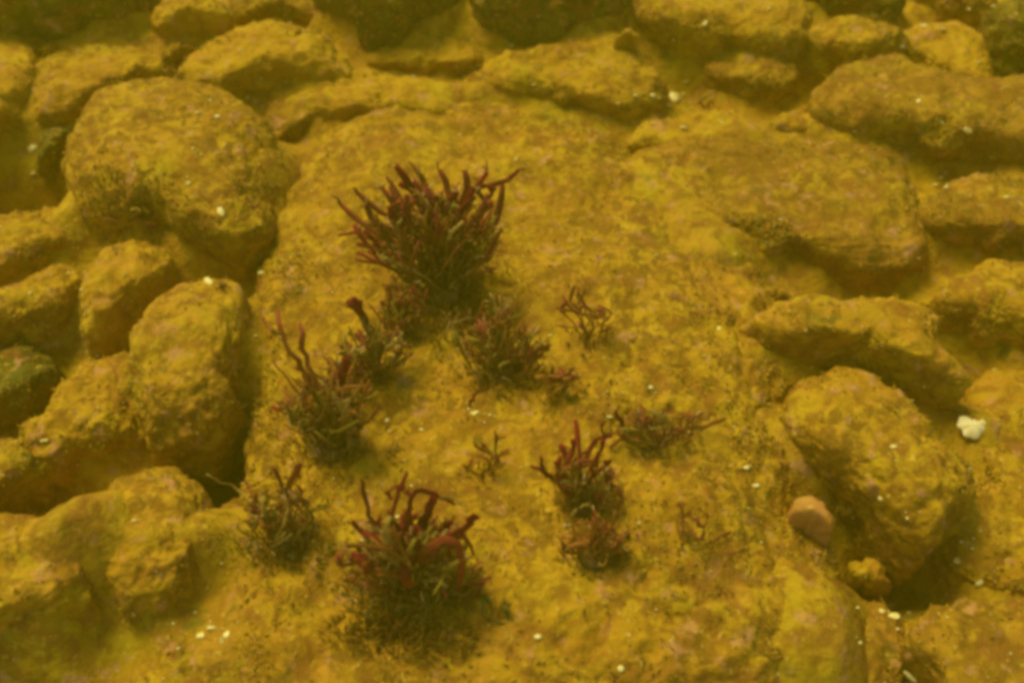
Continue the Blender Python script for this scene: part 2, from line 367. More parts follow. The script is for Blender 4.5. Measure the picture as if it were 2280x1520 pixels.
 ('cobble', 'squarish cobble at the lower right with an orange pebble against its foot', [(1725,930),(1760,880),(1810,846),(1870,834),(1950,850),(2010,888),(2070,950),(2125,1000),(2150,1050),(2140,1120),(2080,1190),(2050,1255),(1990,1275),(1900,1230),(1850,1180),(1770,1090),(1732,1010)], 'boulder', 0.01, 0.075, (0.05,0), .5),
 ('pebble', 'smooth orange pebble at the foot of the squarish cobble', [(1752,1160),(1765,1118),(1800,1098),(1838,1118),(1860,1160),(1852,1195),(1815,1208),(1772,1195)], 'orange', 0.02, 0.02, (0,0), 1.0),
 ('boulder', 'broad flat slab along the lower right edge, with a white shell on it', [(2140,960),(2160,880),(2210,836),(2350,820),(2380,1000),(2370,1310),(2280,1340),(2180,1335),(2085,1300),(2065,1230),(2120,1150),(2165,1060)], 'plain', -0.03, 0.04, (0,0), .6),
 ('pebble', 'small pale stone in the gap below the squarish cobble', [(1870,1310),(1890,1265),(1930,1248),(1972,1270),(1985,1310),(1950,1335),(1900,1335)], 'silt', -0.035, 0.02, (0,0), .7),
 ('boulder', 'brown mottled stone filling the lower right corner', [(2000,1430),(2040,1360),(2130,1335),(2240,1345),(2380,1380),(2390,1650),(2200,1680),(2060,1640),(2010,1540)], 'brown', 0.0, 0.045, (0,0), .5),
 ('cobble', 'low brown stone in the shaded gap right of the big boulder near the bottom edge', [(1820,1400),(1870,1340),(1940,1345),(2000,1400),(2010,1500),(1980,1620),(1870,1640),(1830,1520)], 'brown', -0.045, 0.035, (0,0), .6),
 ('pebble', 'wedge of stone in the dark notch beside the big boulder, above the arched stone', [(1640,665),(1660,640),(1720,640),(1790,650),(1800,680),(1740,705),(1670,705)], 'brown', -0.02, 0.02, (0,0), .6),
]
SEEDS = {27: 41}
FLAT = {8: 1.0, 42: .9, 23: .58, 39: .62, 36: .6}
for i, (nm, lab, poly, mat, z, up, tilt, e) in enumerate(S):
    if mat != 'dark' and nm != 'pebble': up *= FLAT.get(i, .72)
    stone(nm, lab, poly, mat, z, up, tilt, e, cat={'boulder': 'boulder', 'pebble': 'pebble'}.get(nm, 'stone'), cut=0 if nm == 'pebble' else 3, rough=.35 if mat == 'orange' else 1.35, seed=i + SEEDS.get(i, 2), grow=1.0 if nm == 'pebble' or i in (42, 23) else 1.07, lump={'pebble': 0.0, 'cobble': .008, 'boulder': .016}[nm])

# the bed goes on round the picture: a mass of stones nobody could count
rng = random.Random(3)
big_v, big_f, cnt = [], [], 0
v0, f0 = icosphere(4)
ring = []
for _ in range(6000):
    x, y = rng.uniform(-2.0, 2.0), rng.uniform(-1.6, 2.4)
    q = project((x, y, 0.0)) if (np.array([x, y, 0.0]) - EYE) @ FWD > 0.1 else np.array([9999, 9999])
    if -110 < q[0] < 2390 and -90 < q[1] < 1620: continue
    r = rng.uniform(0.045, 0.12)
    # stay clear of stones that reach over the picture's edge
    if -330 < q[0] < 2610 and -230 < q[1] < 1950 and r > 0.06: continue
    if any((x - a) ** 2 + (y - b) ** 2 < (0.78 * (r + c)) ** 2 for a, b, c in ring): continue
    ring.append((x, y, r))
for x, y, r in ring:
    a = rng.uniform(0, 6.3); sx, sy, sz = r * rng.uniform(.8, 1.25), r * rng.uniform(.7, 1.0), r * rng.uniform(.45, .75)
    p = v0 * np.array([sx, sy, sz])
    p = p + v0 * (0.22 * r * fbm(v0 * 1.5 + rng.uniform(0, 90), 3))[:, None]
    p = np.column_stack([p[:, 0] * math.cos(a) - p[:, 1] * math.sin(a) + x, p[:, 0] * math.sin(a) + p[:, 1] * math.cos(a) + y, p[:, 2] - 0.035])
    big_v.append(p); big_f.append(f0 + cnt); cnt += len(v0)
far = mesh_object('cobble_field', np.concatenate(big_v), np.concatenate(big_f), M['plain'])
tag(far, 'mass of silted cobbles continuing all round the bed', None, None, 'stuff')
# ------------------------------------------------------------------ the silt that drapes the gaps between them
CELL, X0, Y0, NX, NY = 0.005, -1.0, -0.75, 400, 420
top_z = np.full((NY, NX), -0.042)
for ob, C in FIELD:
    me = ob.data; co = np.empty(len(me.vertices) * 3, np.float32); me.vertices.foreach_get('co', co); co = co.reshape(-1, 3) + C
    ix = ((co[:, 0] - X0) / CELL).astype(int); iy = ((co[:, 1] - Y0) / CELL).astype(int)
    k = (ix >= 0) & (ix < NX) & (iy >= 0) & (iy < NY)
    np.maximum.at(top_z, (iy[k], ix[k]), co[k, 2])
def blur(a, sig):
    r = int(3 * sig); k = np.exp(-np.arange(-r, r + 1) ** 2 / (2 * sig * sig)); k /= k.sum()
    for ax in (0, 1):
        p = np.pad(a, [(r, r) if i == ax else (0, 0) for i in (0, 1)], mode='edge')
        a = sum(k[i] * (p[i:i + a.shape[0]] if ax == 0 else p[:, i:i + a.shape[1]]) for i in range(2 * r + 1))
    return a
drape = 0.7 * blur(top_z, 3.5) + 0.3 * blur(top_z, 8)
BANKS = [(235,1260,80,.035),(240,1180,80,.02),(480,1250,70,.015),(120,1480,110,.02),(60,990,60,.01),(300,880,60,.01),(1080,230,110,.012),(640,250,60,.012),(760,260,90,.010),(1640,300,120,.012),(1800,330,80,.010),(2040,410,90,.012),(1950,80,90,.012),(620,470,60,.012),(190,250,90,.012),(150,560,80,.01),(170,820,60,.012),(1850,1450,110,.035),(2165,970,70,.02),(700,20,70,-.04),(1045,15,60,-.05),(500,1030,80,-.04),(2015,1240,70,-.05),(1490,450,150,.018),(1590,610,150,.02),(1640,690,60,-.02),(1250,300,170,.008),(900,220,160,.005),(650,420,80,.015),
         (2140,1020,80,.012),(520,1250,80,.012),(520,1450,90,.012),(250,1120,120,.01),
         (560,620,70,-.025),(480,1000,120,-.06),(60,860,120,-.035),(70,1100,90,-.04),(2000,1230,90,-.05),(1760,930,60,-.02),
         (40,440,80,-.05),(840,120,90,-.03),(1180,125,110,-.025),(150,110,120,-.02),(2230,180,90,-.03),(1850,190,80,-.03),(2000,1480,90,-.04),
         (1880,1180,80,-.03),(1365,350,45,-.03),(1690,690,60,-.035),(1900,880,150,-.02),(340,770,80,-.04),(620,310,60,-.02),(130,400,60,-.03),
         (1950,640,90,-.015),(2150,820,60,-.03),(1540,190,80,-.015),(2070,390,70,-.01),(275,1400,40,-.02),(200,1150,70,-.02),(640,250,60,-.015),(490,1330,40,-.01)]
def bed_z(xy):
    p = np.column_stack([xy, np.zeros(len(xy))])
    fx = np.clip((xy[:, 0] - X0) / CELL - .5, 0, NX - 1.001); fy = np.clip((xy[:, 1] - Y0) / CELL - .5, 0, NY - 1.001)
    i, j = fx.astype(int), fy.astype(int); u, v = fx - i, fy - j
    z = (drape[j, i] * (1 - u) + drape[j, i + 1] * u) * (1 - v) + (drape[j + 1, i] * (1 - u) + drape[j + 1, i + 1] * u) * v
    z = z - 0.005 + 0.010 * fbm(p * 6, 3) + 0.006 * fbm(p * 26 + 9, 3) + 0.003 * fbm(p * 80 + 3, 2)
    for px, py, r, h in BANKS:                 # banks and hollows of silt between the stones
        c = on_plane(px, py, -0.02)
        z += h * np.exp(-((xy[:, 0] - c[0]) ** 2 + (xy[:, 1] - c[1]) ** 2) / (r * KX * DIST) ** 2)
    return z
u = np.linspace(-1, 1, 521)
gx = np.sinh(u * 2.6) / math.sinh(2.6) * 3.0
GX, GY = np.meshgrid(gx, gx + 0.15)
xy = np.column_stack([GX.ravel(), GY.ravel()])
n = len(u); ii = np.arange(n * n).reshape(n, n)
faces = np.column_stack([ii[:-1, :-1].ravel(), ii[:-1, 1:].ravel(), ii[1:, 1:].ravel(), ii[1:, :-1].ravel()])
bed = mesh_object('riverbed', np.column_stack([xy, bed_z(xy)]), faces, M['bed'])
tag(bed, 'silty bed showing in the gaps between the stones', None, None, 'structure')
bpy.context.view_layer.update()
DG = bpy.context.evaluated_depsgraph_get()
def surface(px, py):
    """the point of the bed or of a stone seen at a photo pixel, with its normal"""
    d = ray(px, py)
    hit, loc, nor, *_ = SC.ray_cast(DG, Vector(EYE), Vector(d))
    return (np.array(loc), np.array(nor)) if hit else (on_plane(px, py, 0.0), np.array([0, 0, 1.0]))
def drop(x, y):
    hit, loc, nor, *_ = SC.ray_cast(DG, Vector((x, y, 0.6)), Vector((0, 0, -1)))
    return (np.array(loc), np.array(nor)) if hit else (np.array([x, y, -0.08]), np.array([0, 0, 1.0]))
# ------------------------------------------------------------------ algae
def sweep(path, width, thick, sides=6, facing=None, twist=0.0):
    """a flattened, tapering strap along a path; width and thick give one radius per point"""
    path = np.asarray(path); k = len(path)
    T = np.gradient(path, axis=0); T /= np.linalg.norm(T, axis=1)[:, None] + 1e-12
    ref = np.array([0.0, -0.6, 0.8]) if facing is None else facing
    V, F = [], []
    for i in range(k):
        a = np.cross(T[i], ref); la = np.linalg.norm(a)
        a = a / la if la > 1e-4 else np.array([1.0, 0, 0])
        b = np.cross(a, T[i]); w = twist * i / k
        a, b = a * math.cos(w) + b * math.sin(w), b * math.cos(w) - a * math.sin(w)
        for j in range(sides):
            t = 2 * math.pi * j / sides
            V.append(path[i] + a * width[i] * math.cos(t) + b * thick[i] * math.sin(t))
    for i in range(k - 1):
        for j in range(sides):
            F.append([i * sides + j, i * sides + (j + 1) % sides, (i + 1) * sides + (j + 1) % sides, (i + 1) * sides + j])
    F.append(list(range(sides))[::-1]); F.append([(k - 1) * sides + j for j in range(sides)])
    return V, F
def smooth_path(pts, n):
    pts = np.asarray(pts, float)
    if len(pts) == 2: pts = np.array([pts[0], pts.mean(0), pts[1]])
    d = np.concatenate([[0], np.cumsum(np.linalg.norm(np.diff(pts, axis=0), axis=1))])
    t = np.linspace(0, d[-1], n)
    out = np.stack([np.interp(t, d, pts[:, i]) for i in range(3)], -1)
    for _ in range(2):
        out[1:-1] = 0.25 * out[:-2] + 0.5 * out[1:-1] + 0.25 * out[2:]
    return out
class Geo:
    def __init__(s): s.v, s.f, s.c = [], [], []
    def add(s, vf, cols=None):
        o = len(s.v); s.v += [tuple(x) for x in vf[0]]; s.f += [[i + o for i in q] for q in vf[1]]
        if cols is not None: s.c += list(np.repeat(cols, len(vf[0]) // len(cols), axis=0))
def set_tint(o, cols):
    at = o.data.color_attributes.new('tint', 'FLOAT_COLOR', 'POINT')
    at.data.foreach_set('color', np.column_stack([np.array(cols), np.ones(len(cols))]).astype(np.float32).ravel())
# each kind of frond: colour at the foot, colour at the tip
HUE = {'red': ((.26, .075, .008), (.23, .012, .006)), 'purple': ((.38, .19, .009), (.30, .048, .014)), 'brownf': ((.34, .16, .008), (.34, .12, .010)),
       'olive': ((.22, .14, .007), (.33, .21, .010)), 'straw': ((.30, .18, .010), (.46, .29, .035)), 'green': ((.12, .11, .006), (.10, .12, .008))}
def hue(kind, k, rng, t0=0.0):
    a, b = HUE[kind]; t = np.linspace(t0, 1, k)[:, None] ** 1.2
    return (np.array(a) * (1 - t) + np.array(b) * t) * rng.uniform(.8, 1.25) * (1 + .15 * np.sin(np.linspace(0, 9, k) + rng.uniform(0, 6)))[:, None]

PALE = [(.28, .09, .006), (.34, .14, .008), (.24, .10, .006), (.42, .22, .010), (.50, .30, .03), (.33, .08, .02), (.18, .05, .006), (.66, .44, .10)]
FRINGE = [(.34,.16,.007),(.28,.12,.006),(.40,.22,.008),(.36,.14,.012)]
class Tuft:
    def __init__(s, label, base_px, name='red_algae_tuft', group='algae tufts on the stones', lean=0.3, seed=0):
        s.rng = random.Random(seed + 100); s.nr = np.random.RandomState(seed + 100)
        s.B, s.N = surface(*base_px); s.bpx = base_px
        s.root = bpy.data.objects.new(name, None); COL.objects.link(s.root)
        s.root.empty_display_size = 0.01; s.root.location = s.B
        tag(s.root, label, 'algae', group)
        g = np.array([0, lean, 1.0]); s.grow = g / np.linalg.norm(g)
        s.paths = []
        s.pn = np.cross(RGT, s.grow)                   # normal of the plane the tuft spreads in
    def at(s, px, py, depth=0.0):
        """point over pixel px,py in the tuft's own upright plane, moved by depth metres towards the far side"""
        d = ray(px, py)
        t = ((s.B - EYE) @ s.pn) / (d @ s.pn) if abs(d @ s.pn) > 1e-3 else np.linalg.norm(s.B - EYE)
        h, _ = surface(px, py); th = (h - EYE) @ d
        t = min(t + depth, th - 0.002)
        t = max(t, th - 0.16)
        return EYE + d * t
    def part(s, name, geo, mat, kind=None):
        o = mesh_object(name, np.asarray(geo.v) - s.B, geo.f, M['tint'], parent=s.root)
        set_tint(o, geo.c)
        if kind: o['kind'] = kind
        return o
    def traced(s, pts, w0, w1, w2, mat='red', depth=0.0, rooted=True, name='frond', forks=0, sway=0.012):
        """one frond through photo pixels; w0, w1, w2: width in photo pixels at its foot, middle and tip"""
        k = len(pts); dd = np.linspace(0, 1, k)
        P = [s.at(x, y, depth + sway * s.rng.uniform(-1, 1)) for x, y in pts]
        if rooted: P = [s.B + np.array([s.rng.uniform(-.008, .008), s.rng.uniform(-.006, .006), -.002])] + P
        n = 7 + 3 * k; path = smooth_path(P, n)
        sc = px_size(s.B) / 2; t = np.linspace(0, 1, n)
        w = np.interp(t, [0, .55, .88, 1], [w0, w1, (w1 + w2) / 2, w2]) * sc * 1.0
        w = w * (1 + .12 * np.sin(t * 23 + s.rng.uniform(0, 6)))
        path[2:-1] += s.nr.normal(size=(n - 3, 3)) * .0008
        f = np.array([s.rng.uniform(-.3, .3), -.75, .65])
        g = Geo(); g.add(sweep(path, w, np.maximum(w * .14, .0005), facing=f, twist=s.rng.uniform(-.9, .9)), hue(mat, n, s.rng))
        for _ in range(forks): s.fork(g, path, w, .45, mat=mat)
        return s.part(name, g, mat)
    def facing(s):
        f = np.array([s.rng.uniform(-.5, .5), -.6 + s.rng.uniform(-.4, .4), .7]); return f / np.linalg.norm(f)
    def fork(s, g, path, w, lo=.5, size=1.0, mat='brownf', again=True):
        i = s.rng.randrange(int(len(path) * lo), len(path) - 2)
        d = path[-1] - path[i]; L = np.linalg.norm(d) * s.rng.uniform(.5, 1.0) * size
        d = d / (np.linalg.norm(d) + 1e-9) + RGT * s.rng.choice([-1, 1]) * s.rng.uniform(.3, .9) + np.array([0, s.rng.uniform(-.5, .5), s.rng.uniform(-.2, .4)])
        d /= np.linalg.norm(d)
        e = path[i] + d * L
        mid = (path[i] + e) / 2 + s.nr.normal(size=3) * L * .16
        p = smooth_path([path[i], mid, e], 7)
        ww = np.interp(np.linspace(0, 1, 7), [0, .6, .85, 1], [w[i] * .75, w[i] * .85, w[i] * 1.15, w[i] * .8])
        g.add(sweep(p, ww, np.maximum(ww * .3, .0004), 5, facing=s.facing()), hue(mat, 7, s.rng, i / len(path)))
        if again: s.fork(g, p, ww, .3, .8, mat, False)
    def spray(s, tips, w=7, mat=('brownf',), forks=2, spread=.02, name='frond', jitter=10, root_px=40):
        """fronds from the foot of the tuft to given tip pixels"""
        for (x, y) in tips:
            tip = s.at(x + s.rng.uniform(-jitter, jitter), y + s.rng.uniform(-jitter, jitter), s.rng.uniform(-spread, spread))
            b = s.B + np.array([s.rng.uniform(-1, 1) * root_px * px_size(s.B) * .6, s.rng.uniform(-1, 1) * root_px * px_size(s.B) * .4, -.003])
            m = b + (tip - b) * s.rng.uniform(.4, .6) + s.grow * np.linalg.norm(tip - b) * s.rng.uniform(-.05, .22) + s.nr.normal(size=3) * .009
            q = b + (tip - b) * .78 + s.nr.normal(size=3) * .007
            path = smooth_path([b, m, q, tip], 11)
            path[3:] += np.cumsum(s.nr.normal(size=(8, 3)) * .0007, axis=0)
            sc = px_size(s.B) / 2; t = np.linspace(0, 1, 11)
            ww = np.interp(t, [0, .5, .88, 1], [w * .7, w * .85, w * 1.45, w * 1.05]) * sc * s.rng.uniform(.75, 1.25)
            s.paths.append(path); kind = s.rng.choice(mat)
            g = Geo(); g.add(sweep(path, ww, np.maximum(ww * .3, .0005), 5, facing=s.facing()), hue(kind, 11, s.rng))
            for _ in range(forks): s.fork(g, path, ww, .25, mat=kind)
            s.part(name, g, kind)
    def fan(s, n, rx, ry0, ry1, a0=20, a1=160):
        """n random tip pixels in a fan over the foot: half-width rx, heights ry0..ry1 in photo pixels"""
        out = []
        for _ in range(n):
            a = R(s.rng.uniform(a0, a1)); r = s.rng.uniform(.55, 1.0)
            out.append((s.bpx[0] + math.cos(a) * rx * r, s.bpx[1] - (ry0 + math.sin(a) * (ry1 - ry0) * r)))
        return out
    def fuzz(s, n, rx, ry, length=40, w=4.0, cols=None, name='fine_branchlets', up=1.0, cx=0, cy=0):
        """a mass of fine branchlets round the foot"""
        V, F, CC = [], [], []
        cols = cols or [(.22, .07, .005), (.31, .12, .007), (.26, .12, .006), (.40, .20, .010), (.48, .28, .02), (.17, .05, .005), (.64, .42, .09)]
        for _ in range(n):
            a, r = s.rng.uniform(0, 2 * math.pi), s.rng.random() ** .75
            x, y = s.bpx[0] + cx + math.cos(a) * rx * r, s.bpx[1] + cy + math.sin(a) * ry * r
            h, nn = surface(x, y)
            if abs(np.linalg.norm(h - EYE) - np.linalg.norm(s.B - EYE)) > .16: continue
            L = length * px_size(s.B) * s.rng.uniform(.5, 1.2) * (1.15 - .6 * r)
            out = (h - s.B); out[2] = 0; out /= np.linalg.norm(out) + 1e-6
            d = s.grow * up + out * .7 * r + s.nr.normal(size=3) * .4; d /= np.linalg.norm(d)
            p = smooth_path([h - d * .001, h + d * L * .5 + s.nr.normal(size=3) * L * .12, h + d * L + s.nr.normal(size=3) * L * .2], 5)
            sc = px_size(s.B) / 2 * w * s.rng.uniform(.6, 1.3)
            v, f = sweep(p, np.array([1, 1, .9, .8, .4]) * sc, np.array([1, 1, .9, .8, .4]) * sc * .6, 4, facing=s.facing())
            o = len(V); V += v; F += [[i + o for i in q] for q in f]; k = min(1, r ** 2 * 1.1); CC += [np.array(s.rng.choice(cols)) * (1 - k) + np.array((.42, .235, .007)) * k] * len(v)
        if not V: return
        o = mesh_object(name, np.asarray(V) - s.B, F, M['tint'], parent=s.root)
        o['kind'] = 'stuff'
        set_tint(o, CC)
    def branchlets(s, n, length=26, w=4.5, cols=None, lo=.25):
        """fine side branchlets along the fronds, silted yellow here and there"""
        V, F, CC = [], [], []
        cols = cols or PALE
        for _ in range(n):
            p = s.rng.choice(s.paths); i = s.rng.randrange(int(len(p) * lo), len(p))
            h = p[i]; L = length * px_size(s.B) * s.rng.uniform(.4, 1.2)
            ax = p[min(i + 1, len(p) - 1)] - p[max(i - 1, 0)]; ax = ax / (np.linalg.norm(ax) + 1e-9)
            d = ax * .7 + s.grow * .3 + s.nr.normal(size=3) * .7; d /= np.linalg.norm(d)
            q = smooth_path([h, h + d * L * .5 + s.nr.normal(size=3) * L * .15, h + d * L + s.nr.normal(size=3) * L * .25], 5)
            sc = px_size(s.B) / 2 * w * s.rng.uniform(.6, 1.4)
            v, f = sweep(q, np.array([1, 1, 1, .9, .5]) * sc, np.array([1, 1, 1, .9, .5]) * sc * .6, 4, facing=s.facing())
            o = len(V); V += v; F += [[k + o for k in x] for x in f]; CC += [s.rng.choice(cols)] * len(v)
        o = mesh_object('side_branchlets', np.asarray(V) - s.B, F, M['tint'], parent=s.root)
        o['kind'] = 'stuff'
        set_tint(o, CC)
    def scraps(s, n, rx, ry, cy=0):
        """short curled straw-coloured scraps caught in the tuft"""
        for _ in range(n):
            a, r = s.rng.uniform(0, 6.28), math.sqrt(s.rng.random())
            x, y = s.bpx[0] + math.cos(a) * rx * r, s.bpx[1] + cy + math.sin(a) * ry * r
            L, b = s.rng.uniform(14, 34), s.rng.uniform(0, 6.28)
            q = [(x, y), (x + math.cos(b) * L * .5, y - abs(math.sin(b)) * L * .5), (x + math.cos(b + .8) * L, y - abs(math.sin(b + .8)) * L)]
            s.traced(q, 5, s.rng.uniform(5, 8), 4, 'straw', depth=-s.rng.uniform(.005, .03), rooted=False, name='scrap', sway=.003)
    def holdfast(s, rpx, hpx, mat='brownf'):
        v, f = icosphere(3); r, h = rpx * px_size(s.B), hpx * px_size(s.B)
        q = v * np.array([r, r * .8, h * .7]) * (1 + .45 * fbm(v * 2.2 + s.rng.uniform(0, 50), 3))[:, None]
        mesh_object('holdfast', q, f, M[mat], parent=s.root)

# tall dark tuft
t = Tuft('tallest bushy brown tuft with reddish forked tips, high on the big boulder', (985,655), seed=1)
t.holdfast(45, 40)
tips = [(789,416),(842,412),(888,378),(931,396),(983,376),(954,412),(1049,372),(1082,393),(1122,419),(1164,375),(753,472),(786,485),(809,529),(1023,409),(921,380),(868,419),
        (802,445),(832,470),(876,455),(915,440),(1005,430),(1060,430),(1095,450)]
t.spray(tips, 11, ('purple', 'purple', 'red', 'brownf'), 2, .02)
t.spray(t.fan(40, 185, 40, 245, 25, 155), 6.5, ('brownf', 'brownf', 'olive', 'purple'), 3, .035)
t.spray(t.fan(8, 150, 20, 170), 7, ('straw', 'olive'), 1, .04)
t.branchlets(1316, 22, 3.2)
t.fuzz(260, 95, 55, 50, 5, cy=-10)
t.scraps(12, 120, 110, -110)
t.fuzz(200, 220, 120, 18, 4, cols=FRINGE, name='low_fringe')
# left tuft
t = Tuft('brown tuft with long thin forked stems by the left rim of the big boulder', (735,1005), seed=2)
t.holdfast(40, 30)
t.traced([(690,850),(645,781),(628,759),(626,728),(617,687)], 9, 12, 8, 'purple', forks=0)
t.traced([(628,745),(612,738),(599,728),(584,709)], 6, 9, 6, 'purple', rooted=False)
t.traced([(700,860),(678,778),(673,750),(667,720)], 9, 13, 9, 'purple')
t.traced([(755,864),(766,833),(769,797)], 14, 24, 16, 'red')
t.traced([(690,950),(631,911),(606,905)], 8, 14, 8, 'red')
t.traced([(700,900),(650,860),(606,800)], 8, 8, 5, 'purple')
t.spray(t.fan(34, 125, 30, 200, 20, 160), 7, ('brownf', 'purple', 'brownf', 'olive'), 3, .03)
t.spray(t.fan(8, 90, 20, 130), 9, ('straw',), 1, .03)
t.branchlets(657, 19, 3.2)
t.fuzz(200, 80, 50, 45, 5, cy=-10)
t.scraps(10, 85, 90, -80)
t.fuzz(170, 170, 130, 18, 4, cols=FRINGE, name='low_fringe')
# red branch between
t = Tuft('small tuft with one crooked dark red branch between the tall tuft and the left one', (835,840), seed=3)
t.holdfast(24, 18)
t.traced([(841,770),(833,742),(816,720),(797,690),(789,664)], 12, 20, 14, 'red', forks=1)
t.traced([(797,690),(785,682),(772,670)], 9, 13, 9, 'red', rooted=False)
t.traced([(800,790),(770,800),(762,830)], 8, 16, 12, 'red')
t.spray(t.fan(20, 95, 20, 150), 7, ('brownf', 'purple', 'straw', 'olive'), 2, .02)
t.branchlets(263, 18, 3.2)
t.fuzz(90, 50, 30, 40, 5, cy=-5)
t = Tuft('thin brown growth linking the crooked red branch to the tall tuft', (905,735), seed=21)
t.spray(t.fan(14, 70, 10, 110), 6.5, ('brownf', 'purple', 'olive'), 2, .02)
t.branchlets(220, 18, 3.2)
t.fuzz(120, 75, 40, 34, 4)
t = Tuft('thin silted wisps between the left tuft and the crooked red branch', (775,880), seed=22)
t.spray(t.fan(12, 70, 5, 100), 6, ('brownf', 'straw', 'purple'), 2, .02)
t.branchlets(160, 18, 3.2)
t.fuzz(80, 60, 40, 30, 4)
# middle tuft under the tall one
t = Tuft('straggly olive and straw coloured tuft at the foot of the tall tuft', (1120,840), seed=4)
t.holdfast(32, 24)
t.traced([(1090,760),(1060,705),(1035,712),(1005,722)], 7, 9, 6, 'straw')
t.traced([(1110,740),(1108,680),(1090,652)], 6, 9, 6, 'straw')
t.traced([(1070,870),(1050,880),(1045,905)], 6, 12, 8, 'purple')
t.traced([(1100,815),(1080,835),(1062,850)], 6, 11, 7, 'straw')
t.spray(t.fan(26, 120, 20, 190, 15, 165), 6.5, ('brownf', 'olive', 'purple', 'brownf'), 3, .03)
t.branchlets(425, 19, 3.2)
t.fuzz(160, 100, 50, 40, 5, cy=-5)
t.scraps(9, 100, 60, -50)
t.fuzz(160, 190, 110, 16, 4, cols=FRINGE, name='low_fringe')
t.fuzz(160, 110, 60, 45, 5, cx=-80, cy=-110)
t = Tuft('sprig beside the straggly olive tuft, on its right, with a few brown forks', (1245,880), seed=5)
t.spray(t.fan(9, 60, 5, 60), 9, ('purple', 'brownf'), 2, .01)
t.fuzz(30, 40, 22, 30, 4)
t = Tuft('sparse thin reddish sprigs on the open top of the big boulder', (1310,760), seed=6)
t.spray([(1250,645),(1282,628),(1262,668),(1330,690),(1350,690),(1290,720),(1235,680),(1340,735)], 5, ('purple', 'purple', 'brownf'), 2, .01)
t.fuzz(30, 60, 40, 34, 4)
# lower left tuft
t = Tuft('low tuft with stubby red club tips on the lower left shoulder of the big boulder', (640,1205), seed=7)
t.holdfast(30, 20)
t.traced([(640,1130),(618,1060),(609,1041)], 8, 10, 9, 'purple')
t.traced([(633,1113),(644,1075),(657,1055),(674,1034)], 8, 12, 18, 'purple')
t.traced([(600,1150),(575,1120),(562,1099),(544,1068)], 7, 12, 12, 'purple')
t.traced([(620,1210),(606,1192),(589,1161)], 12, 19, 12, 'red')
t.traced([(560,1120),(530,1085),(505,1075),(460,1055)], 7, 8, 5, 'straw')
t.spray(t.fan(24, 100, 15, 130), 6.5, ('brownf', 'olive', 'straw', 'purple'), 2, .02)
t.branchlets(384, 18, 3.2)
t.fuzz(260, 110, 60, 36, 5, cy=10)
t.scraps(10, 100, 60, 0)
t.fuzz(170, 180, 120, 18, 4, cols=FRINGE, name='low_fringe')
# red bush
t = Tuft('dark bush with broad glossy red fronds near the bottom edge of the big boulder', (915,1300), seed=8)
t.holdfast(36, 22)
t.traced([(863,1150),(883,1113),(890,1079),(907,1051)], 10, 13, 12, 'red', sway=.006)
t.traced([(893,1082),(903,1092),(916,1106)], 9, 11, 8, 'red', rooted=False, sway=.004)
t.traced([(885,1079),(870,1090),(859,1099),(874,1110)], 7, 8, 6, 'red', rooted=False, sway=.004)
t.traced([(910,1160),(914,1130),(916,1099),(934,1082),(958,1092),(979,1106),(1013,1123)], 10, 15, 8, 'red', sway=.006)
t.traced([(979,1106),(1005,1108),(1034,1128)], 6, 6, 4, 'straw', rooted=False, sway=.004)
t.traced([(930,1230),(945,1160),(958,1130),(964,1103)], 12, 24, 16, 'red', sway=.006)
t.traced([(930,1240),(1000,1198),(1040,1172),(1062,1147)], 8, 17, 20, 'red', depth=-.02, sway=.004)
t.traced([(960,1215),(1000,1196),(1022,1206),(1028,1240),(1027,1274),(1025,1316)], 8, 20, 4, 'red', depth=-.035, sway=.003)
t.traced([(887,1190),(839,1190),(801,1186),(784,1160)], 10, 16, 10, 'red', depth=-.02, sway=.006)
t.traced([(840,1180),(815,1120),(811,1089),(804,1066)], 7, 10, 9, 'purple', sway=.006)
t.traced([(900,1210),(880,1170),(863,1137)], 12, 18, 10, 'red')
t.traced([(905,1290),(905,1262),(920,1240)], 10, 26, 14, 'red', depth=-.03)
t.traced([(1000,1340),(1060,1330),(1078,1298)], 8, 10, 8, 'purple')
t.spray([(850,1135),(905,1140),(930,1165),(870,1165),(985,1150),(1045,1190),(820,1210),(790,1220),(1010,1160),(840,1160),(960,1180),(1030,1225)], 11, ('red', 'red', 'purple'), 3, .015)
for q in ([(960,1190),(985,1185),(1000,1215),(1002,1250)], [(900,1180),(875,1195),(868,1230)], [(1000,1185),(1045,1195),(1055,1235)], [(940,1160),(925,1190),(930,1225)]): t.traced(q, 7, 13, 5, 'red', depth=-.02, sway=.005)
t.spray(t.fan(60, 180, 0, 165, 5, 175), 8, ('brownf', 'brownf', 'olive', 'purple', 'straw'), 3, .03)
t.branchlets(1113, 21, 3.2)
t.fuzz(520, 165, 85, 48, 5, cy=20)
t.scraps(22, 160, 120, 20)
t.fuzz(260, 280, 170, 18, 4, cols=FRINGE, name='low_fringe')
t.fuzz(420, 170, 60, 40, 5, cols=[(.24,.08,.005),(.16,.055,.004),(.28,.13,.006),(.38,.19,.01),(.20,.10,.005)], cx=-30, cy=110)
